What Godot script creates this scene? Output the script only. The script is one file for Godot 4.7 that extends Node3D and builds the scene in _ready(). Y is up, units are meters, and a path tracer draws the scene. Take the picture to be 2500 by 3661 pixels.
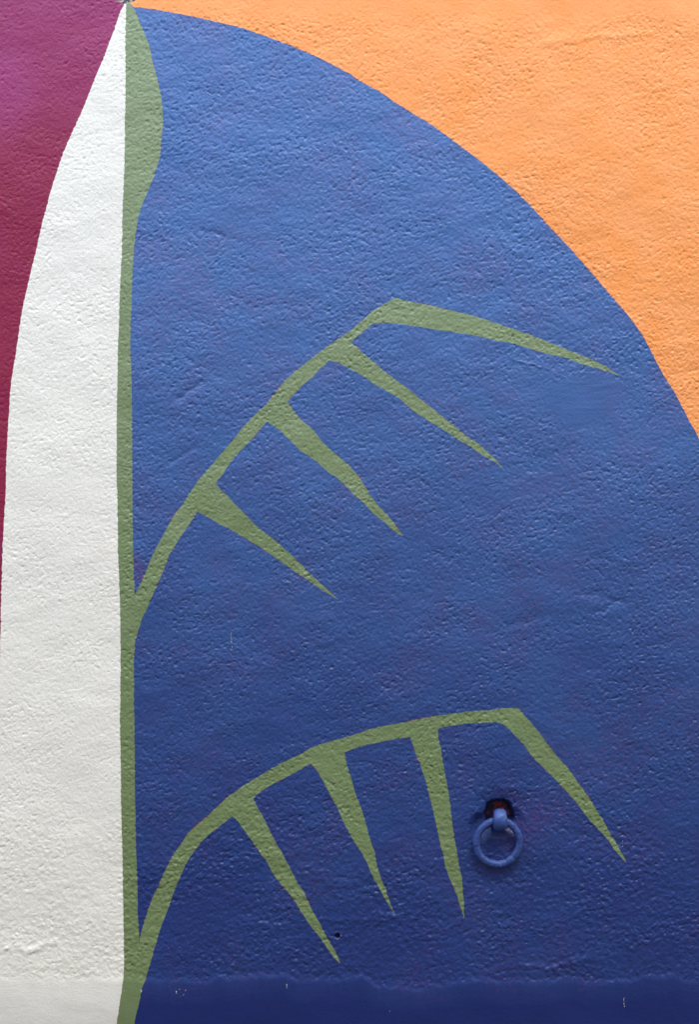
extends Node3D
# A rendered house wall with a painted leaf mural and an iron tethering ring, seen straight on.
# Outlines are given in drawing units (u to the right, v downwards) of PX metres each.

const PX := 0.00056
const U0 := 1250.0
const V0 := 3661.0
const BASE := 0.25
const STEP := 3.3

enum { ORANGE, PURPLE, CREAM, BLUE, STEM, BRANCH_A, BRANCH_B, SPIKE0, RECESS = 20, HOLE, CHIP, BAND = 40 }

var us := PackedFloat32Array()
var vs := PackedFloat32Array()
var hs := PackedFloat32Array()
var ns := PackedVector3Array()
var ids := PackedInt32Array()
var nu := 0
var nv := 0
var polys := {}
var boxes := {}
var order := []
var wall_paint: StandardMaterial3D

var n_big := noise(11, 1.0 / 620.0, 3)
var n_mask := noise(12, 1.0 / 260.0, 3)
var n_mid := noise(13, 1.0 / 84.0, 3)
var n_mid2 := noise(23, 1.0 / 84.0, 3)
var n_fine := noise(14, 1.0 / 21.0, 3)
var n_fine2 := noise(24, 1.0 / 13.0, 2)
var n_pit := noise(15, 1.0 / 17.0, 2)
var n_blob := bumps(16, 1.0 / 21.0)
var n_crumb := bumps(26, 1.0 / 12.0)
var n_edge := noise(17, 1.0 / 26.0, 2)
var n_tint := noise(18, 1.0 / 230.0, 4)
var n_tint2 := noise(19, 1.0 / 700.0, 3)
var n_speck := noise(20, 1.0 / 14.0, 2)
var n_ledge := noise(21, 1.0 / 60.0, 3)


func noise(s: int, freq: float, oct: int) -> FastNoiseLite:
	var n := FastNoiseLite.new()
	n.seed = s
	n.noise_type = FastNoiseLite.TYPE_SIMPLEX_SMOOTH
	n.frequency = freq
	n.fractal_type = FastNoiseLite.FRACTAL_FBM if oct > 1 else FastNoiseLite.FRACTAL_NONE
	n.fractal_octaves = oct
	n.fractal_gain = 0.55
	return n


func bumps(s: int, freq: float) -> FastNoiseLite:   # rounded grains: high in the middle of each cell
	var n := FastNoiseLite.new()
	n.seed = s
	n.noise_type = FastNoiseLite.TYPE_CELLULAR
	n.frequency = freq
	n.cellular_distance_function = FastNoiseLite.DISTANCE_EUCLIDEAN
	n.cellular_return_type = FastNoiseLite.RETURN_DISTANCE
	n.fractal_type = FastNoiseLite.FRACTAL_NONE
	return n


func wx(u: float) -> float:
	return (u - U0) * PX


func wy(v: float) -> float:
	return BASE + (V0 - v) * PX


func place(u: float, v: float, z: float) -> Vector3:
	return Vector3(wx(u), wy(v), z)


func smooth(a: float, b: float, x: float) -> float:
	var t := clampf((x - a) / (b - a), 0.0, 1.0)
	return t * t * (3.0 - 2.0 * t)


func rgb(r: float, g: float, b: float) -> Color:   # a real-world base colour, for albedo_color
	return Color(r, g, b).linear_to_srgb()


func pts(flat: Array) -> PackedVector2Array:
	var p := PackedVector2Array()
	for i in range(0, flat.size(), 2):
		p.append(Vector2(flat[i], flat[i + 1]))
	return p


func outline(id: int, p: PackedVector2Array) -> void:
	polys[id] = p
	var r := Rect2(p[0], Vector2.ZERO)
	for q in p:
		r = r.expand(q)
	boxes[id] = r.grow(4.0)
	order.append(id)


# ---------------------------------------------------------------- scene

func _ready() -> void:
	var cam := Camera3D.new()
	cam.name = "camera"
	add_child(cam)
	cam.position = Vector3(0.0, BASE + V0 * 0.5 * PX, 3.0)
	cam.fov = rad_to_deg(2.0 * atan(V0 * 0.5 * PX / 3.0))
	cam.near = 0.05
	cam.far = 200.0
	cam.current = true

	var sky_m := ProceduralSkyMaterial.new()
	sky_m.sky_top_color = Color(0.76, 0.83, 0.95)
	sky_m.sky_horizon_color = Color(0.97, 0.97, 0.985)
	sky_m.sky_curve = 0.15
	sky_m.ground_bottom_color = Color(0.25, 0.24, 0.22)
	sky_m.ground_horizon_color = Color(0.6, 0.6, 0.58)
	sky_m.sky_energy_multiplier = 1.5
	var sky := Sky.new()
	sky.sky_material = sky_m
	var env := Environment.new()
	env.background_mode = Environment.BG_SKY
	env.sky = sky
	env.tonemap_mode = Environment.TONE_MAPPER_LINEAR
	env.tonemap_exposure = 1.34
	env.sdfgi_enabled = true
	env.ssao_enabled = true
	env.ssil_enabled = true
	var we := WorldEnvironment.new()
	we.name = "daylight_environment"
	we.environment = env
	add_child(we)

	var sun := DirectionalLight3D.new()
	sun.name = "overcast_sun"
	sun.light_energy = 0.55
	sun.light_color = Color(1.0, 0.95, 0.86)
	sun.light_angular_distance = 14.0
	sun.shadow_enabled = true
	add_child(sun)
	var from := Vector3(0.28, 1.5, 0.75)
	sun.position = from * 4.0
	sun.basis = Basis.looking_at(-from, Vector3.UP)

	build_surroundings()
	build_wall()
	build_ring()


# ---------------------------------------------------------------- helpers for plain meshes

func box_to(st: SurfaceTool, lo: Vector3, hi: Vector3) -> void:
	var b := BoxMesh.new()
	b.size = hi - lo
	st.append_from(b, 0, Transform3D(Basis(), (lo + hi) * 0.5))


func commit(called: String, st: SurfaceTool, m: Material, parent: Node) -> MeshInstance3D:
	var o := MeshInstance3D.new()
	o.name = called
	o.mesh = st.commit()
	o.material_override = m
	parent.add_child(o, true)
	return o


func new_st() -> SurfaceTool:
	var st := SurfaceTool.new()
	st.begin(Mesh.PRIMITIVE_TRIANGLES)
	return st


func grain(seed_: int, size: int, freq: float, oct: int) -> ImageTexture:
	var n := noise(seed_, freq, oct)
	return ImageTexture.create_from_image(n.get_seamless_image(size, size))


func plain(r: float, g: float, b: float, rough: float) -> StandardMaterial3D:
	var m := StandardMaterial3D.new()
	m.albedo_color = rgb(r, g, b)
	m.roughness = rough
	return m


# ---------------------------------------------------------------- the ground and an added wall for shade

func build_surroundings() -> void:
	var st := new_st()
	box_to(st, Vector3(-60, -0.3, -60), Vector3(60, 0.0, 60))
	var m := plain(0.12, 0.115, 0.105, 0.85)
	var g := commit("ground", st, m, self)
	g.set_meta("kind", "structure")

	var st2 := new_st()
	box_to(st2, Vector3(-14, 0.0, 3.4), Vector3(14, 3.3, 3.8))  # unseen wall, added to dim the lower part of the mural
	var w := commit("added_shade_wall", st2, plain(0.27, 0.25, 0.22, 0.9), self)
	w.set_meta("kind", "structure")


# ---------------------------------------------------------------- the mural's outlines

func draw_outlines() -> void:
	var left := pts([446,8, 425,51, 406,110, 378,185, 347,260, 315,339, 293,394, 260,465, 232,528, 209,591, 189,654, 169,725, 150,796, 126,900, 101,1002, 83,1081, 72,1144, 57,1254, 45,1325, 35,1404, 30,1491, 25,1570, 21,1648, 20,1727, 17,1800, 11,1902, 6,2013, 3,2115, 1,2217, -1,2296, -5,2500, -9,3000, -9,3661, -9,4400])
	var stem_left := pts([450,8, 447,158, 449,276, 447,394, 445,551, 441,670, 437,756, 435,900, 428,1042, 424,1152, 421,1254, 419,1373, 416,1491, 417,1609, 416,1688, 419,1800, 421,1958, 425,2060, 429,2194, 430,2351, 429,2509, 428,2588, 431,2700, 432,2858, 436,3015, 439,3173, 441,3330, 443,3456, 440,3511, 438,3551, 426,3661, 415,3780, 400,4400])
	var stem_right := pts([463,8, 482,39, 500,79, 516,118, 532,158, 543,213, 554,252, 566,299, 575,339, 581,386, 582,441, 577,504, 573,551, 563,591, 547,638, 524,693, 504,740, 492,788, 483,835, 477,900, 473,979, 470,1097, 466,1160, 465,1215, 466,1278, 470,1341, 471,1436, 471,1530, 472,1648, 473,1800, 475,1958, 478,2060, 482,2127, 482,2304, 477,2359, 478,2430, 478,2509, 480,2588, 481,2700, 482,2818, 484,2905, 484,2991, 486,3047, 489,3110, 491,3173, 491,3251, 495,3314, 497,3370])
	var a_top := pts([482,2127, 504,2084, 524,2036, 543,1989, 567,1942, 591,1898, 618,1847, 654,1800, 685,1751, 717,1707, 748,1672, 788,1625, 827,1581, 866,1530, 906,1487, 945,1451, 981,1408, 1008,1373, 1048,1333, 1087,1302, 1134,1266, 1181,1231, 1250,1184, 1297,1144, 1337,1109, 1376,1085, 1411,1067, 1427,1066])
	var a_low := pts([1348,1154, 1329,1160, 1297,1187, 1274,1206, 1256,1224, 1178,1287, 1158,1306, 1134,1329, 1111,1353, 1079,1380, 1055,1404, 1028,1436, 955,1508, 937,1526, 914,1554, 890,1581, 866,1605, 843,1629, 819,1660, 796,1696, 772,1727, 705,1828, 677,1875, 654,1906, 626,1950, 606,1981, 595,2013, 579,2052, 561,2091, 543,2131, 524,2178, 508,2210, 498,2241, 487,2273, 480,2304, 474,2304, 476,2127])
	var b_top := pts([497,3370, 504,3330, 516,3291, 529,3251, 543,3212, 563,3173, 579,3137, 595,3102, 614,3062, 634,3035, 654,3007, 670,2980, 701,2952, 733,2925, 764,2895, 796,2865, 835,2834, 874,2806, 914,2783, 953,2759, 992,2735, 1032,2716, 1071,2699, 1111,2674, 1150,2660, 1197,2647, 1250,2632, 1289,2619, 1329,2605, 1376,2595, 1431,2585, 1494,2572, 1565,2558, 1628,2550, 1683,2543, 1754,2539, 1801,2532, 1849,2531, 1860,2536])
	var b_low := pts([1770,2582, 1723,2584, 1675,2586, 1636,2592, 1597,2598, 1573,2603, 1567,2609, 1467,2635, 1423,2641, 1368,2651, 1313,2662, 1274,2673, 1231,2690, 1112,2730, 1087,2743, 1055,2763, 1016,2783, 977,2802, 945,2822, 918,2842, 904,2854, 831,2918, 796,2944, 756,2976, 717,3011, 697,3039, 670,3078, 654,3110, 638,3149, 622,3188, 606,3236, 587,3283, 575,3314, 563,3354, 551,3393, 540,3433, 529,3472, 520,3503, 506,3535, 500,3574, 490,3614, 480,3661, 458,3780, 400,4300, 400,3780, 440,3500, 443,3456, 491,3372])
	var spikes := [
		pts([1348,1154, 1427,1066, 1459,1077, 1526,1089, 1604,1107, 1691,1128, 1738,1143, 1801,1164, 1864,1185, 1943,1215, 2006,1240, 2069,1265, 2124,1288, 2168,1310, 2222,1346, 2187,1333, 2132,1315, 2085,1302, 2022,1278, 1959,1265, 1896,1247, 1833,1227, 1770,1217, 1691,1198, 1604,1184, 1541,1176, 1486,1166, 1447,1160, 1392,1154]),
		pts([1178,1287, 1256,1224, 1297,1262, 1337,1294, 1368,1321, 1415,1357, 1463,1392, 1510,1432, 1565,1475, 1620,1518, 1667,1558, 1715,1589, 1754,1625, 1782,1652, 1803,1676, 1770,1652, 1723,1625, 1683,1597, 1636,1570, 1589,1538, 1541,1510, 1494,1479, 1463,1455, 1431,1426, 1384,1398, 1337,1373, 1305,1349, 1274,1329, 1250,1318, 1213,1298, 1189,1292]),
		pts([955,1508, 1028,1436, 1048,1467, 1079,1503, 1118,1534, 1150,1577, 1189,1613, 1250,1666, 1290,1714, 1320,1765, 1352,1807, 1389,1846, 1419,1882, 1445,1919, 1408,1897, 1376,1867, 1337,1837, 1304,1801, 1270,1772, 1240,1741, 1213,1715, 1174,1688, 1134,1652, 1103,1629, 1075,1613, 1048,1585, 1016,1554, 985,1526]),
		pts([705,1828, 772,1727, 788,1751, 811,1770, 837,1799, 874,1835, 906,1871, 945,1902, 977,1926, 1016,1961, 1055,1997, 1095,2036, 1134,2076, 1174,2111, 1214,2148, 1181,2127, 1142,2103, 1103,2076, 1055,2044, 1016,2017, 977,1989, 937,1961, 906,1942, 866,1918, 827,1895, 788,1875, 748,1851]),
		pts([831,2918, 904,2854, 922,2889, 945,2928, 965,2972, 992,3023, 1016,3062, 1040,3110, 1063,3153, 1091,3196, 1111,3243, 1134,3283, 1158,3330, 1181,3370, 1201,3405, 1217,3445, 1205,3436, 1181,3405, 1158,3370, 1134,3338, 1103,3299, 1075,3255, 1048,3212, 1016,3173, 988,3141, 969,3114, 957,3086, 929,3047, 906,3015, 882,2980, 859,2948, 843,2928]),
		pts([1112,2730, 1231,2690, 1244,2745, 1262,2802, 1275,2850, 1290,2881, 1301,2921, 1313,2960, 1325,3007, 1341,3047, 1348,3094, 1360,3133, 1380,3180, 1392,3220, 1416,3277, 1404,3255, 1376,3212, 1356,3173, 1341,3149, 1329,3125, 1313,3086, 1297,3054, 1282,3031, 1266,3007, 1250,2978, 1229,2940, 1205,2885, 1181,2842, 1158,2795, 1134,2755]),
		pts([1467,2635, 1567,2609, 1569,2643, 1577,2674, 1580,2700, 1589,2747, 1597,2795, 1608,2850, 1614,2905, 1619,2952, 1624,2991, 1634,3039, 1642,3094, 1653,3141, 1656,3188, 1660,3236, 1661,3285, 1648,3243, 1636,3204, 1620,3165, 1604,3129, 1594,3102, 1589,3070, 1577,3023, 1569,2984, 1557,2936, 1548,2889, 1537,2850, 1526,2802, 1514,2763, 1500,2724, 1489,2700, 1478,2666]),
		pts([1770,2582, 1860,2536, 1880,2560, 1904,2588, 1935,2627, 1963,2666, 1990,2700, 2022,2735, 2046,2763, 2069,2798, 2089,2826, 2112,2858, 2132,2893, 2156,2928, 2179,2972, 2199,3003, 2219,3039, 2235,3066, 2244,3087, 2223,3066, 2199,3039, 2179,3007, 2156,2980, 2124,2948, 2097,2917, 2069,2877, 2038,2842, 2006,2806, 1967,2767, 1931,2732, 1902,2702, 1872,2659, 1841,2627, 1809,2595, 1793,2585]),
	]
	var blue_top := pts([463,8, 476,24, 496,25, 551,33, 630,47, 709,63, 788,81, 866,100, 929,122, 985,142, 1040,163, 1103,189, 1166,219, 1250,264, 1297,295, 1352,323, 1408,362, 1471,402, 1526,433, 1581,473, 1628,508, 1675,543, 1723,579, 1770,618, 1817,658, 1856,693, 1896,733, 1935,776, 1975,819, 2014,859, 2051,900, 2085,939, 2124,983, 2164,1030, 2203,1077, 2235,1113, 2266,1152, 2290,1187, 2313,1223, 2333,1262, 2353,1302, 2384,1357, 2416,1404, 2439,1451, 2467,1503, 2500,1566, 2580,1730, 2680,2000, 2760,2350, 2790,2700, 2790,4400])
	for k in 8:
		outline(SPIKE0 + k, spikes[k])
	a_top.append_array(a_low)
	outline(BRANCH_A, a_top)
	b_top.append_array(b_low)
	outline(BRANCH_B, b_top)
	var stem_back := stem_left.duplicate()
	stem_back.reverse()
	var stem := stem_right.duplicate()
	stem.append_array(pts([491,3372, 443,3456]))
	for q in stem_back:
		if q.y < 3456:
			stem.append(q)
	outline(STEM, stem)
	var cream := left.duplicate()
	cream.append_array(stem_back)
	outline(CREAM, cream)
	blue_top.append_array(pts([400, 4400]))
	blue_top.append_array(stem_back)
	outline(BLUE, blue_top)


func ledge(u: float) -> float:   # the wavy top edge of the smooth base band
	var p := [-9000,3505, 0,3505, 350,3508, 440,3498, 530,3505, 700,3508, 800,3500, 1000,3487, 1080,3507, 1220,3504, 1285,3495, 1350,3526, 1410,3535, 1490,3540, 1560,3523, 1690,3503, 1800,3515, 1920,3511, 2040,3503, 2115,3519, 2235,3503, 2310,3492, 2390,3492, 2500,3511, 9000,3505]
	var at := 0
	while at < p.size() - 4 and p[at + 2] < u:
		at += 2
	return lerpf(p[at + 1], p[at + 3], smooth(p[at], p[at + 2], u)) + n_ledge.get_noise_2d(u, 77.0) * 12.0


func crater(u: float, v: float) -> float:   # 0 in the middle of the hollow behind the ring, 1 on its edge
	var a := atan2(v - 2912.0, u - 1783.0)
	return Vector2((u - 1783.0) / 60.0, (v - 2916.0) / 57.0).length() + 0.22 * n_edge.get_noise_2d(cos(a) * 17.0, sin(a) * 17.0) + 0.05 * n_fine.get_noise_2d(u * 2.0, v * 2.0)


func region(u0: float, v0: float) -> int:
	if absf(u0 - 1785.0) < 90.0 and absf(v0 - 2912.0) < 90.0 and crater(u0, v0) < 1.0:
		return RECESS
	if absf(u0 - 1207.0) < 14.0 and absf(v0 - 3346.0) < 14.0 and Vector2((u0 - 1207.0) / 8.5, (v0 - 3346.0) / 7.5).length() + 0.2 * n_speck.get_noise_2d(u0, v0) < 1.0:
		return HOLE
	if absf(u0 - 447.0) < 60.0 and absf(v0 + 16.0) < 40.0 and Vector2((u0 - 447.0) / 46.0, (v0 + 16.0) / 25.0).length() + 0.25 * n_edge.get_noise_2d(u0, v0) < 1.0:
		return CHIP
	var p := Vector2(u0 + 1.4 * n_edge.get_noise_2d(u0, v0) + 1.6 * n_fine2.get_noise_2d(u0, v0), v0 + 1.4 * n_edge.get_noise_2d(v0 + 500.0, u0) + 1.6 * n_fine2.get_noise_2d(v0, u0))
	for id in order:
		var b: Rect2 = boxes[id]
		if b.has_point(p) and Geometry2D.is_point_in_polygon(p, polys[id]):
			return id
	return PURPLE if u0 < 447.0 else ORANGE


# ---------------------------------------------------------------- the plaster's relief

func axis(a: float, b: float, far_a: float, far_b: float) -> PackedFloat32Array:
	var out: Array[float] = []
	var x := a
	while x <= b:
		out.append(x)
		x += STEP
	var s := STEP * 1.3
	x = out[-1] + s
	while x < far_b:
		out.append(x)
		s = minf(s * 1.22, 160.0)
		x += s
	out.append(far_b)
	s = STEP * 1.3
	x = a - s
	while x > far_a:
		out.push_front(x)
		s = minf(s * 1.22, 160.0)
		x -= s
	out.push_front(far_a)
	return PackedFloat32Array(out)


func relief() -> void:
	us = axis(-80.0, 2580.0, -7000.0, 9500.0)
	vs = axis(-80.0, 3740.0, -2600.0, V0 + BASE / PX)
	nu = us.size()
	nv = vs.size()
	hs.resize(nu * nv)
	var edge := PackedFloat32Array()
	for u in us:
		edge.append(ledge(u))
	var c1 := cos(0.30)
	var s1 := sin(0.30)
	var c2 := cos(-0.42)
	var s2 := sin(-0.42)
	for j in nv:
		var v := vs[j]
		var dv := vs[mini(j + 1, nv - 1)] - vs[maxi(j - 1, 0)]
		var low := smooth(2650.0, 3150.0, v)
		for i in nu:
			var u := us[i]
			var d := maxf(dv, us[mini(i + 1, nu - 1)] - us[maxi(i - 1, 0)]) * 0.5
			var keep := clampf(5.0 / d, 0.0, 1.0)
			var mask := clampf(0.5 + 1.3 * n_mask.get_noise_2d((u * c1 - v * s1) * 0.55, u * s1 + v * c1), 0.0, 1.0)
			var bt := smooth(edge[i] - 16.0, edge[i] + 10.0, v)
			var h := n_big.get_noise_2d(u, v) * 3.0
			if bt < 1.0:
				var w := n_mask.get_noise_2d(v + 900.0, u) * 40.0
				var t := n_mid.get_noise_2d((u * c1 - v * s1) * 0.26 + w, u * s1 + v * c1)
				var t2 := n_mid2.get_noise_2d((u * c2 - v * s2) * 0.26, u * s2 + v * c2 + w)
				var f := n_fine.get_noise_2d((u * c1 - v * s1) * 0.85, u * s1 + v * c1)
				var f2 := n_fine2.get_noise_2d((u * c2 - v * s2) * 0.9, u * s2 + v * c2)
				var r := t * 0.75 + t2 * 0.62 + (f * 0.52 + f2 * 0.50) * (0.72 + 0.45 * mask)
				var p := n_pit.get_noise_2d(u * 0.68 + v * 0.2, v)
				if p > 0.2:
					r -= (p - 0.2) * 3.6 * (0.5 + 0.7 * mask)
				var g := n_crumb.get_noise_2d(u * 0.85 + 5.0 * f, v + 4.0 * f2)
				r += g * g * 0.85 * (0.6 + 0.5 * mask)
				if low > 0.0:
					var b := n_blob.get_noise_2d(u * 0.8 + 3.0 * f2, v + 3.0 * f)
					r += low * (0.6 + 0.55 * mask) * b * b * 1.9
				if v < 110.0 and u > 440.0:
					r *= 0.3 + 0.7 * smooth(20.0, 95.0, v + 30.0 * n_mask.get_noise_2d(u, 3.0))
				r *= 0.9 if u > 455.0 else lerpf(0.5, 0.9, smooth(415.0, 455.0, u))   # shallower relief on the cream
				if u > 900.0 and v < 1600.0:
					r *= lerpf(1.0, 0.68, smooth(-40.0, 90.0, (u - 1250.0) * 0.62 - (v - 300.0)))   # and on the orange
				h += r * keep * (1.0 - bt)
			if bt > 0.0:
				h += bt * (1.0 + 1.4 * smooth(300.0, 700.0, u) + 0.35 * n_mid.get_noise_2d(u * 0.7, v) + 0.16 * n_fine.get_noise_2d(u * 0.6, v * 1.3) * keep)
				h += (0.15 + 0.4 * smooth(350.0, 700.0, u)) * smooth(0.15, 0.6, bt) * smooth(edge[i] + 50.0, edge[i] + 8.0, v) * (0.4 + n_pit.get_noise_2d(u, 9.0))
			hs[j * nu + i] = h * 0.001
	# a ridge: where a trowel stopped or plaster ran over an edge
	for q in [[1985, 3458, 2110, 3425, 1.5, 9], [1860, 3448, 1990, 3462, 1.2, 10], [1250, 3287, 1415, 3279, 1.5, 14], [95, 3398, 200, 3372, 1.4, 12], [22, 3392, 24, 3394, 2.6, 9], [60, 3388, 130, 3396, 1.0, 9],
			[880, 3300, 1060, 3318, 1.2, 12], [1150, 3290, 1230, 3296, 1.3, 8], [640, 1420, 720, 1366, -2.2, 12], [600, 1660, 700, 1600, -1.4, 10], [720, 820, 800, 850, -1.6, 9], [1840, 1290, 1930, 1312, 1.2, 5],
			[2090, 2120, 2230, 2150, -1.5, 14], [2130, 2190, 2200, 2160, -1.4, 12], [1820, 2240, 1960, 2195, -1.2, 14], [1950, 150, 2330, 118, 1.1, 14], [1780, 840, 1840, 900, 0.8, 12], [2010, 2960, 2120, 2990, -0.8, 14], [960, 3140, 1130, 3060, -0.9, 16]]:
		dent(q)
	# a patch made good with the flat of a brush, with curved strokes
	each(1890.0, 1270.0, 2270.0, 1560.0, func(u: float, v: float, h: float) -> float:
		var e := Vector2((u - 2085.0) / 150.0, (v - 1420.0 + (u - 2085.0) * 0.12) / 105.0).length() + 0.25 * n_mid.get_noise_2d(u, v)
		var m := smooth(1.15, 0.55, e) * 0.86
		var sweep := Vector2(u - 2080.0, (v - 1000.0) * 1.1)
		var ring := n_fine.get_noise_2d(sweep.angle() * 42.0, sweep.length() * 1.1) * 0.42 + n_mid.get_noise_2d(u, v) * 0.5
		return lerpf(h, (n_big.get_noise_2d(u, v) * 3.0 + 0.9 + ring) * 0.001, m))
	# the hollow round the ring's eye, with worn flanks and a lip of two lobes below
	each(1620.0, 2780.0, 1950.0, 3110.0, func(u: float, v: float, h: float) -> float:
		var e := crater(u, v)
		var d := 24.0 * smooth(1.0, 0.74, e) + 6.0 * smooth(1.5, 0.9, e)
		d = maxf(d, 13.0 * smooth(1.1, 0.35, Vector2((u - 1722.0) / 46.0, (v - 2955.0) / 60.0).length()))
		d = maxf(d, 9.0 * smooth(1.1, 0.2, Vector2((u - 1836.0) / 42.0, (v - 2930.0) / 70.0).length()))
		d = maxf(d, 5.0 * smooth(1.15, 0.3, Vector2((u - 1790.0) / 105.0, (v - 2880.0) / 62.0).length()))
		var lobe := 4.0 * exp(-Vector2((u - 1757.0) / 24.0, (v - 2992.0) / 19.0).length_squared()) + 4.0 * exp(-Vector2((u - 1810.0) / 22.0, (v - 2993.0) / 19.0).length_squared())
		return h - (d - lobe * smooth(0.8, 1.0, e)) * 0.001)
	each(1170.0, 3310.0, 1245.0, 3385.0, func(u: float, v: float, h: float) -> float:
		var e := Vector2((u - 1207.0) / 10.0, (v - 3346.0) / 8.5).length()
		return h - (9.0 * smooth(1.15, 0.6, e) + 1.3 * smooth(1.0, 0.2, Vector2((u - 1189.0) / 16.0, (v - 3346.0) / 9.0).length())) * 0.001)
	each(370.0, -70.0, 520.0, 40.0, func(u: float, v: float, h: float) -> float:
		var e := Vector2((u - 447.0) / 46.0, (v + 16.0) / 25.0).length() + 0.25 * n_edge.get_noise_2d(u, v)
		return h - 9.0 * smooth(1.08, 0.75, e) * 0.001)
	ns.resize(nu * nv)
	for j in nv:
		var j0 := maxi(j - 1, 0)
		var j1 := mini(j + 1, nv - 1)
		var dy := (vs[j1] - vs[j0]) * PX
		for i in nu:
			var i0 := maxi(i - 1, 0)
			var i1 := mini(i + 1, nu - 1)
			ns[j * nu + i] = Vector3(-(hs[j * nu + i1] - hs[j * nu + i0]) / ((us[i1] - us[i0]) * PX), (hs[j1 * nu + i] - hs[j0 * nu + i]) / dy, 1.0).normalized()


func each(u0: float, v0: float, u1: float, v1: float, f: Callable) -> void:
	for j in range(vs.bsearch(v0), mini(vs.bsearch(v1), nv)):
		for i in range(us.bsearch(u0), mini(us.bsearch(u1), nu)):
			hs[j * nu + i] = f.call(us[i], vs[j], hs[j * nu + i])


func dent(q: Array) -> void:
	var a := Vector2(q[0], q[1])
	var b := Vector2(q[2], q[3])
	var w: float = q[5]
	each(minf(a.x, b.x) - 3.0 * w, minf(a.y, b.y) - 3.0 * w, maxf(a.x, b.x) + 3.0 * w, maxf(a.y, b.y) + 3.0 * w, func(u: float, v: float, h: float) -> float:
		var p := Vector2(u, v + 14.0 * n_mid.get_noise_2d(u, v))
		var c := Geometry2D.get_closest_point_to_segment(p, a, b)
		return h + q[4] * 0.001 * exp(-p.distance_squared_to(c) / (w * w)))


func height_at(u: float, v: float) -> float:
	var i := clampi(us.bsearch(u) - 1, 0, nu - 2)
	var j := clampi(vs.bsearch(v) - 1, 0, nv - 2)
	var a := (u - us[i]) / (us[i + 1] - us[i])
	var b := (v - vs[j]) / (vs[j + 1] - vs[j])
	var k := j * nu + i
	return lerpf(lerpf(hs[k], hs[k + 1], a), lerpf(hs[k + nu], hs[k + nu + 1], a), b)


# ---------------------------------------------------------------- paint

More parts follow.
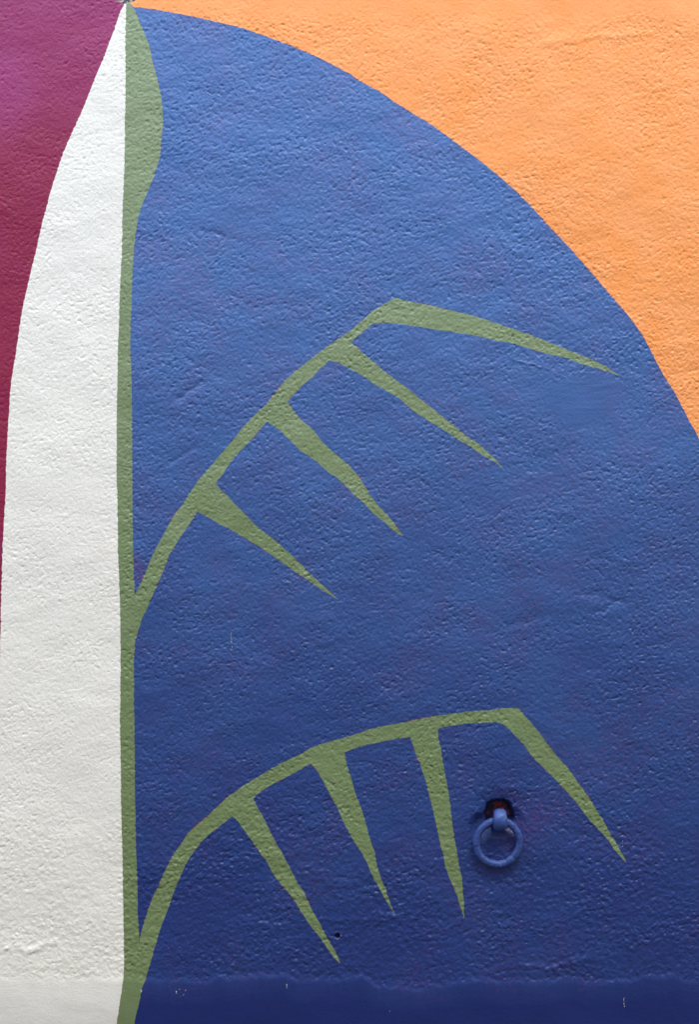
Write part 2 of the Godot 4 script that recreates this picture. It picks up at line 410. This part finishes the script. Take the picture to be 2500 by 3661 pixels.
func paint(key: int, u: float, v: float) -> Color:
	var id := key - BAND if key >= BAND else key
	var t := n_tint.get_noise_2d(u, v)
	var s := n_speck.get_noise_2d(u, v)
	var c: Color
	match id:
		ORANGE:
			c = Color(0.93, 0.315, 0.072).lerp(Color(0.92, 0.345, 0.100), clampf(0.5 + t, 0.0, 1.0))
		PURPLE:
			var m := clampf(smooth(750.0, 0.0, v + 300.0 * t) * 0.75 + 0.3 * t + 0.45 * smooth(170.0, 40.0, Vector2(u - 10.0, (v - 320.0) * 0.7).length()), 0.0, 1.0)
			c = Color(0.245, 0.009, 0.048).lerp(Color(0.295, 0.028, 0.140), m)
			c = c.lerp(Color(0.29, 0.012, 0.04), 0.5 * smooth(0.25, 0.5, s))
		CREAM:
			c = Color(0.815, 0.79, 0.685)
			var pink := 0.10 * smooth(0.0, 0.6, s + t) * smooth(26.0, 8.0, absf(u - 364.0)) * smooth(1790.0, 1840.0, v) * smooth(2060.0, 1950.0, v)
			c = c.lerp(Color(0.75, 0.3, 0.2), pink) * (1.0 + 0.03 * t)
		BLUE:
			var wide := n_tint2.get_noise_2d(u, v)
			var painted_falloff := clampf(smooth(3650.0, 250.0, v + 170.0 * t) + 0.10 * wide, 0.0, 1.0)  # light falloff down the wall put into the blue: paler upward
			c = Color(0.0125, 0.033, 0.160).lerp(Color(0.062, 0.146, 0.360), painted_falloff)
			c = c.lerp(Color(c.r * 1.9, c.g * 0.86, c.b * 0.86), smooth(-0.1, 0.7, 0.5 * t + 0.3 * wide + 0.6 * s) * 0.5)
			c = c.lerp(Color(c.r * 0.85, c.g * 1.10, c.b * 1.06), smooth(0.0, 0.6, -t + 0.6 * s) * 0.4)
			c = c.lerp(Color(0.20, 0.02, 0.09), 0.4 * smooth(0.40, 0.7, s) * smooth(0.0, 0.5, t + wide))
			var wedge := smooth(45.0, 5.0, absf(u - 520.0 + (v - 2080.0) * -0.42)) * smooth(2130.0, 2080.0, v) * smooth(1900.0, 2000.0, v)
			c = c.lerp(Color(0.14, 0.025, 0.11), 0.8 * wedge * clampf(0.5 + s + t, 0.0, 1.0))
			var round_ring := smooth(190.0, 60.0, Vector2(u - 1880.0, (v - 2930.0) * 1.2).length())
			c = c.lerp(Color(0.17, 0.025, 0.10), 0.3 * round_ring * smooth(0.0, 0.5, s + 0.4 * t))
		RECESS:
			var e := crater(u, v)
			c = Color(0.009, 0.015, 0.055).lerp(Color(0.36, 0.012, 0.010), smooth(0.0, 0.12, n_edge.get_noise_2d(u * 0.9, v * 0.9 + 40.0) - 0.02) * smooth(0.70, 0.55, e))  # navy darkened to paint in the hollow's deep shade; red is old paint
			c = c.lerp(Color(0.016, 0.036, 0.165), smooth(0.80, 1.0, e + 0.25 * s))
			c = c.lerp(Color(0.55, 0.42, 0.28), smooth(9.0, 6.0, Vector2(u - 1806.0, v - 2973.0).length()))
		HOLE:
			c = Color(0.014, 0.020, 0.055)
		CHIP:
			c = Color(0.05, 0.045, 0.07).lerp(Color(0.5, 0.42, 0.33), smooth(0.0, 0.15, n_edge.get_noise_2d(u * 1.4, v * 2.0)))
		_:
			c = Color(0.164, 0.226, 0.092).lerp(Color(0.224, 0.290, 0.150), clampf(smooth(3000.0, 100.0, v) + 0.5 * t, 0.0, 1.0))  # green lightened upward too, daylight falloff put into its colour
	if key >= BAND:   # the band is toned flatter and darker, blending in below its edge
		var band_tone := Color(0.0055, 0.0165, 0.122) * (1.0 + 0.1 * t) + Color(0.010, 0.020, 0.045) * smooth(0.1, 0.5, n_fine.get_noise_2d(u * 2.2, v * 0.12)) * smooth(60.0, 10.0, absf(u - 1990.0)) * smooth(3600.0, 3540.0, v) if id == BLUE else Color(c.r * 0.88, c.g * 0.88, c.b * 0.90)
		c = c.lerp(band_tone, smooth(-12.0, 110.0, v - ledge(u)))
		s *= 0.3
	return c * (1.0 + 0.05 * s)


# ---------------------------------------------------------------- the wall itself

func build_wall() -> void:
	draw_outlines()
	relief()
	wall_paint = StandardMaterial3D.new()
	wall_paint.vertex_color_use_as_albedo = true
	wall_paint.roughness = 0.46
	wall_paint.heightmap_enabled = true
	wall_paint.heightmap_texture = grain(71, 1024, 0.13, 3)
	wall_paint.heightmap_scale = 0.042
	wall_paint.uv1_scale = Vector3(1.75, 1.75, 1.75)

	# which field of paint each grid point lies in, then each cell; cells on an outline are cut in sixteen
	ids.resize(nu * nv)
	for j in nv:
		for i in nu:
			ids[j * nu + i] = region(us[i], vs[j])
	var edge := PackedFloat32Array()
	for u in us:
		edge.append(ledge(u))
	var cells := {}
	var cuts := {}
	for j in nv - 1:
		for i in nu - 1:
			var k := j * nu + i
			var id := ids[k]
			if id == ids[k + 1] and id == ids[k + nu] and id == ids[k + nu + 1]:
				var key := id + (BAND if vs[j] > edge[i] and id < RECESS else 0)
				if not cells.has(key):
					cells[key] = PackedInt32Array()
				cells[key].append(k)
			else:
				for b in 4:
					for a in 4:
						var u := lerpf(us[i], us[i + 1], (a + 0.5) / 4.0)
						var v := lerpf(vs[j], vs[j + 1], (b + 0.5) / 4.0)
						var key := region(u, v)
						key += BAND if vs[j] > edge[i] and key < RECESS else 0
						if not cuts.has(key):
							cuts[key] = PackedInt32Array()
						cuts[key].append(k)
						cuts[key].append(b * 4 + a)

	var wall := Node3D.new()
	wall.name = "mural_wall"
	wall.set_meta("label", "roughly plastered house wall painted with a giant blue and cream leaf on purple and orange")
	wall.set_meta("category", "wall")
	add_child(wall)
	var st := new_st()
	box_to(st, place(-7000.0, V0 + BASE / PX, -0.40), place(9500.0, -2600.0, -0.045))
	commit("wall_core", st, plain(0.45, 0.42, 0.38, 0.9), wall)
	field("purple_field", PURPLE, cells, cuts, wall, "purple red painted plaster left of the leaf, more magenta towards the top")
	field("cream_field", CREAM, cells, cuts, wall, "cream white painted half of the leaf")
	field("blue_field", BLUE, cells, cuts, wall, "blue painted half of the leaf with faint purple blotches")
	field("orange_field", ORANGE, cells, cuts, wall, "bright orange painted plaster right of the leaf")
	field("green_stem", STEM, cells, cuts, wall, "tall sage green midrib painted between cream and blue")
	var ba := field("green_vein", BRANCH_A, cells, cuts, wall, "upper green vein with four painted spikes")
	for k in 4:
		field("green_spike", SPIKE0 + k, cells, cuts, ba, "")
	var bb := field("green_vein", BRANCH_B, cells, cuts, wall, "lower green vein with four painted spikes")
	for k in 4:
		field("green_spike", SPIKE0 + 4 + k, cells, cuts, bb, "")
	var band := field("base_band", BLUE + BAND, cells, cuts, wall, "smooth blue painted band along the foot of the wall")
	field("cream_band", CREAM + BAND, cells, cuts, band, "smooth cream stretch of the base band")
	# the stem's foot on the band belongs to the lower vein's outline
	field("green_band", BRANCH_B + BAND, cells, cuts, band, "smooth green foot of the stem on the base band")
	field("purple_band", PURPLE + BAND, cells, cuts, band, "")
	field("orange_band", ORANGE + BAND, cells, cuts, band, "")
	field("recess", RECESS, cells, cuts, wall, "hollow behind the ring, shade painted dark into it, old red paint showing")
	field("drill_hole", HOLE, cells, cuts, wall, "small dark hole in the blue plaster")
	field("chipped_hole", CHIP, cells, cuts, wall, "broken plaster above the tip of the leaf")
	for key in cells:
		if key in [STEM + BAND, BRANCH_A + BAND]:
			field("green_band", key, cells, cuts, band, "")
	flakes(wall)


func field(called: String, key: int, cells: Dictionary, cuts: Dictionary, parent: Node, label: String) -> Node3D:
	var id := key - BAND if key >= BAND else key
	var vert := PackedVector3Array()
	var norm := PackedVector3Array()
	var tint := PackedColorArray()
	var uv := PackedVector2Array()
	var index := PackedInt32Array()
	var at := PackedInt32Array()
	at.resize(nu * nv)
	at.fill(-1)
	var quad := PackedInt32Array([0, 0, 0, 0])
	var corner := [0, 1, nu, nu + 1]
	if cells.has(key):
		for k in cells[key]:
			for c in 4:
				var n: int = k + corner[c]
				var m := at[n]
				if m < 0:
					m = vert.size()
					at[n] = m
					var u := us[n % nu]
					var v := vs[n / nu]
					vert.append(Vector3((u - U0) * PX, BASE + (V0 - v) * PX, hs[n]))
					norm.append(ns[n])
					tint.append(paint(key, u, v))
					uv.append(Vector2(u * PX, v * PX))
				quad[c] = m
			index.append_array(PackedInt32Array([quad[0], quad[1], quad[2], quad[1], quad[3], quad[2]]))
	if cuts.has(key):
		var list: PackedInt32Array = cuts[key]
		var near := {}
		for q in range(0, list.size(), 2):
			var k := list[q]
			var i := k % nu
			var j := k / nu
			for c in 4:
				var a := (list[q + 1] % 4 + c % 2) / 4.0
				var b := (list[q + 1] / 4 + c / 2) / 4.0
				var where := k * 32 + int(b * 4.0) * 5 + int(a * 4.0)
				if not near.has(where):
					near[where] = vert.size()
					var u := lerpf(us[i], us[i + 1], a)
					var v := lerpf(vs[j], vs[j + 1], b)
					vert.append(Vector3((u - U0) * PX, BASE + (V0 - v) * PX, lerpf(lerpf(hs[k], hs[k + 1], a), lerpf(hs[k + nu], hs[k + nu + 1], a), b)))
					norm.append(lerp(lerp(ns[k], ns[k + 1], a), lerp(ns[k + nu], ns[k + nu + 1], a), b).normalized())
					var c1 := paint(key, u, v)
					if id == BLUE and key < BAND and n_speck.get_noise_2d(u * 0.8, v * 0.8 + 300.0) + 0.7 * n_tint.get_noise_2d(u, v + 900.0) > 0.42 and absf(u - 1785.0) > 100.0:
						c1 = Color(0.24, 0.02, 0.03)
					tint.append(c1)
					uv.append(Vector2(u * PX, v * PX))
				quad[c] = near[where]
			index.append_array(PackedInt32Array([quad[0], quad[1], quad[2], quad[1], quad[3], quad[2]]))
	var o := MeshInstance3D.new()
	o.name = called
	parent.add_child(o, true)
	if label:
		o.set_meta("label", label)
	if index.is_empty():
		print("empty field ", called, " ", key)
		return o
	var arrays := []
	arrays.resize(Mesh.ARRAY_MAX)
	arrays[Mesh.ARRAY_VERTEX] = vert
	arrays[Mesh.ARRAY_NORMAL] = norm
	arrays[Mesh.ARRAY_COLOR] = tint
	arrays[Mesh.ARRAY_TEX_UV] = uv
	arrays[Mesh.ARRAY_INDEX] = index
	var m := ArrayMesh.new()
	m.add_surface_from_arrays(Mesh.PRIMITIVE_TRIANGLES, arrays)
	o.mesh = m
	o.material_override = wall_paint
	return o


func flakes(wall: Node3D) -> void:   # places where the paint has come off in flecks, down to the white undercoat
	var white := plain(0.5, 0.49, 0.48, 0.8)
	var r := RandomNumberGenerator.new()
	r.seed = 5
	# each: u, v, how far down it runs, how wide it scatters, number, size
	for q in [[825, 2258, 72, 1.5, 9, 2.6], [1025, 3514, 20, 1.0, 4, 2.6], [2227, 3004, 22, 1.5, 4, 3.0], [2232, 3566, 34, 1.5, 6, 2.8], [648, 3535, 26, 22.0, 9, 2.6], [504, 3537, 7, 3.0, 5, 3.6], [1219, 3342, 4, 2.0, 2, 2.6], [1206, 3358, 2, 2.0, 2, 2.4], [443, 3540, 4, 2.0, 2, 2.4], [1393, 3613, 2, 1.0, 1, 2.0], [1390, 3225, 4, 3.0, 2, 2.0]]:
		var st := new_st()
		for k in q[4]:
			var v: float = q[1] + q[2] * (k + r.randf()) / q[4]
			var u: float = q[0] + q[3] * r.randf_range(-1.0, 1.0) + (v - q[1]) * 0.05
			var s: float = q[5] * r.randf_range(0.3, 0.75)
			var z := height_at(u, v) + 0.0009
			var mid := place(u, v, z + 0.0002)
			var rim := []
			for a in 6:
				rim.append(place(u + cos(a * TAU / 6.0) * s * r.randf_range(0.5, 1.0), v + sin(a * TAU / 6.0) * s * r.randf_range(0.8, 2.2), z - 0.0006))
			for a in 6:
				for p in [mid, rim[a], rim[(a + 1) % 6]]:
					st.add_vertex(p)
		st.generate_normals()
		commit("paint_chip", st, white, wall)


# ---------------------------------------------------------------- the tethering ring

func build_ring() -> void:
	var t := Node3D.new()
	t.name = "tethering_ring"
	t.set_meta("label", "blue painted iron tethering ring hanging from a thick eye in the wall")
	t.set_meta("category", "ring")
	var c := place(1779.5, 3007.0, 0.0)
	t.position = c
	add_child(t)
	var iron := plain(0.028, 0.068, 0.240, 0.5)
	var rough := noise(31, 90.0, 2)

	# the ring: a hand-forged round bar, bent and lapped at the lower right
	var major := 77.5 * PX
	var rod := 13.2 * PX
	var st := new_st()
	var na := 144
	var nb := 22
	var grid := []
	var shade := []
	var ring_iron := iron.duplicate() as StandardMaterial3D
	ring_iron.albedo_color = Color.WHITE
	ring_iron.vertex_color_use_as_albedo = true
	for a in na:
		var th := TAU * a / na   # clockwise from the top
		var lean := lerpf(0.0095, 0.0135, 0.5 + 0.5 * cos(th))
		var out := Vector3(sin(th), cos(th), 0.0)
		var lap := rad_to_deg(th)
		var r := rod * (1.0 + 0.07 * rough.get_noise_2d(sin(th) * 0.04, cos(th) * 0.04))
		r *= 1.0 + 0.10 * smooth(133.5, 137.5, lap) * smooth(160.0, 140.0, lap) - 0.10 * exp(-pow((lap - 134.0) / 2.2, 2.0))
		var mr := major * (1.0 + 0.016 * sin(2.0 * th + 0.6) + 0.006 * sin(5.0 * th))
		for b in nb:
			var ph := TAU * b / nb
			var rr := r * (1.0 + 0.15 * rough.get_noise_3d(sin(th) * 0.09, cos(th) * 0.09, cos(ph) * 0.016) + 0.03 * cos(ph * 6.0 + 1.0))
			var stain := smooth(0.1, 0.5, rough.get_noise_3d(sin(th) * 0.06, cos(th) * 0.06, 0.7 + ph * 0.01))
			shade.append(Color(0.025, 0.062, 0.222).lerp(Color(0.055, 0.045, 0.17), stain * 0.6))
			grid.append(out * (mr + cos(ph) * rr) + Vector3(0, 0, lean + sin(ph) * rr))
	for a in na:
		for b in nb:
			var i0 := a * nb + b
			var i1 := ((a + 1) % na) * nb + b
			var i2 := a * nb + (b + 1) % nb
			var i3 := ((a + 1) % na) * nb + (b + 1) % nb
			for n in [i0, i1, i2, i1, i3, i2]:
				st.set_color(shade[n])
				st.add_vertex(grid[n])
	st.index()
	st.generate_normals()
	var ring := commit("ring", st, ring_iron, t)

	# a small round rivet head in the front of the bar
	var st2 := new_st()
	var mid := Vector3(0.0035, -major - 0.0008, 0.0095 + rod)
	for k in 14:
		for q in [[0.0, 0.00115, 0.6, 0.0011], [0.6, 0.0011, 0.95, 0.0005], [0.95, 0.0005, 1.1, -0.0022]]:
			var p := []
			for w in [[k, q[0], q[1]], [k + 1, q[0], q[1]], [k, q[2], q[3]], [k + 1, q[2], q[3]]]:
				var an: float = -TAU * w[0] / 14.0
				p.append(mid + Vector3(cos(an) * w[1] * 0.0042, sin(an) * w[1] * 0.0046, w[2]))
			for n in [0, 1, 2, 1, 3, 2]:
				st2.add_vertex(p[n])
	st2.index()
	st2.generate_normals()
	commit("rivet", st2, iron, ring)

	# the eye: a thick strap bent over the ring, both ends going back into the wall
	var st3 := new_st()
	var eye := place(1786.0, 2925.5, 0.0125) - c
	var rows := []
	var loop_r := 0.0158
	for s in 41:
		var x := lerpf(-2.1, 2.1, s / 40.0)
		var along: Vector3   # centre line, in the upright plane across the wall
		var outward: Vector3
		if absf(x) <= 1.0:
			outward = Vector3(0, sin(x * PI * 0.5), cos(x * PI * 0.5))
			along = outward * loop_r
		else:
			outward = Vector3(0, signf(x), 0).lerp(Vector3(0, signf(x) * 0.9, 0.0), 1.0)
			var back := (absf(x) - 1.0) * 0.034
			along = Vector3(0, signf(x) * (loop_r - back * 0.22), -back)
		outward = outward.normalized()
		var row := []
		for b in 24:
			var ph := TAU * b / 24.0
			var w := signf(cos(ph)) * pow(absf(cos(ph)), 0.9) * 0.0143 * (1.0 - 0.05 * x - 0.13 * minf(x * x, 1.6))
			var h := signf(sin(ph)) * pow(absf(sin(ph)), 0.85) * (0.0060 + 0.0010 * cos(x * 1.3))
			var p := along + Vector3(w, 0, 0) + outward * h
			p += outward * (-0.0016 * pow(absf(w) / 0.0137, 3.0)) + Vector3(0.0010, 0.0012, 0.0012) * rough.get_noise_3d(w, x * 0.02, h)
			row.append(eye + p)
		rows.append(row)
	for s in 40:
		for b in 24:
			var q := [rows[s][b], rows[s + 1][b], rows[s][(b + 1) % 24], rows[s + 1][(b + 1) % 24]]
			for n in [0, 2, 1, 1, 2, 3]:
				st3.add_vertex(q[n])
	st3.index()
	st3.generate_normals()
	commit("eye", st3, iron, t)
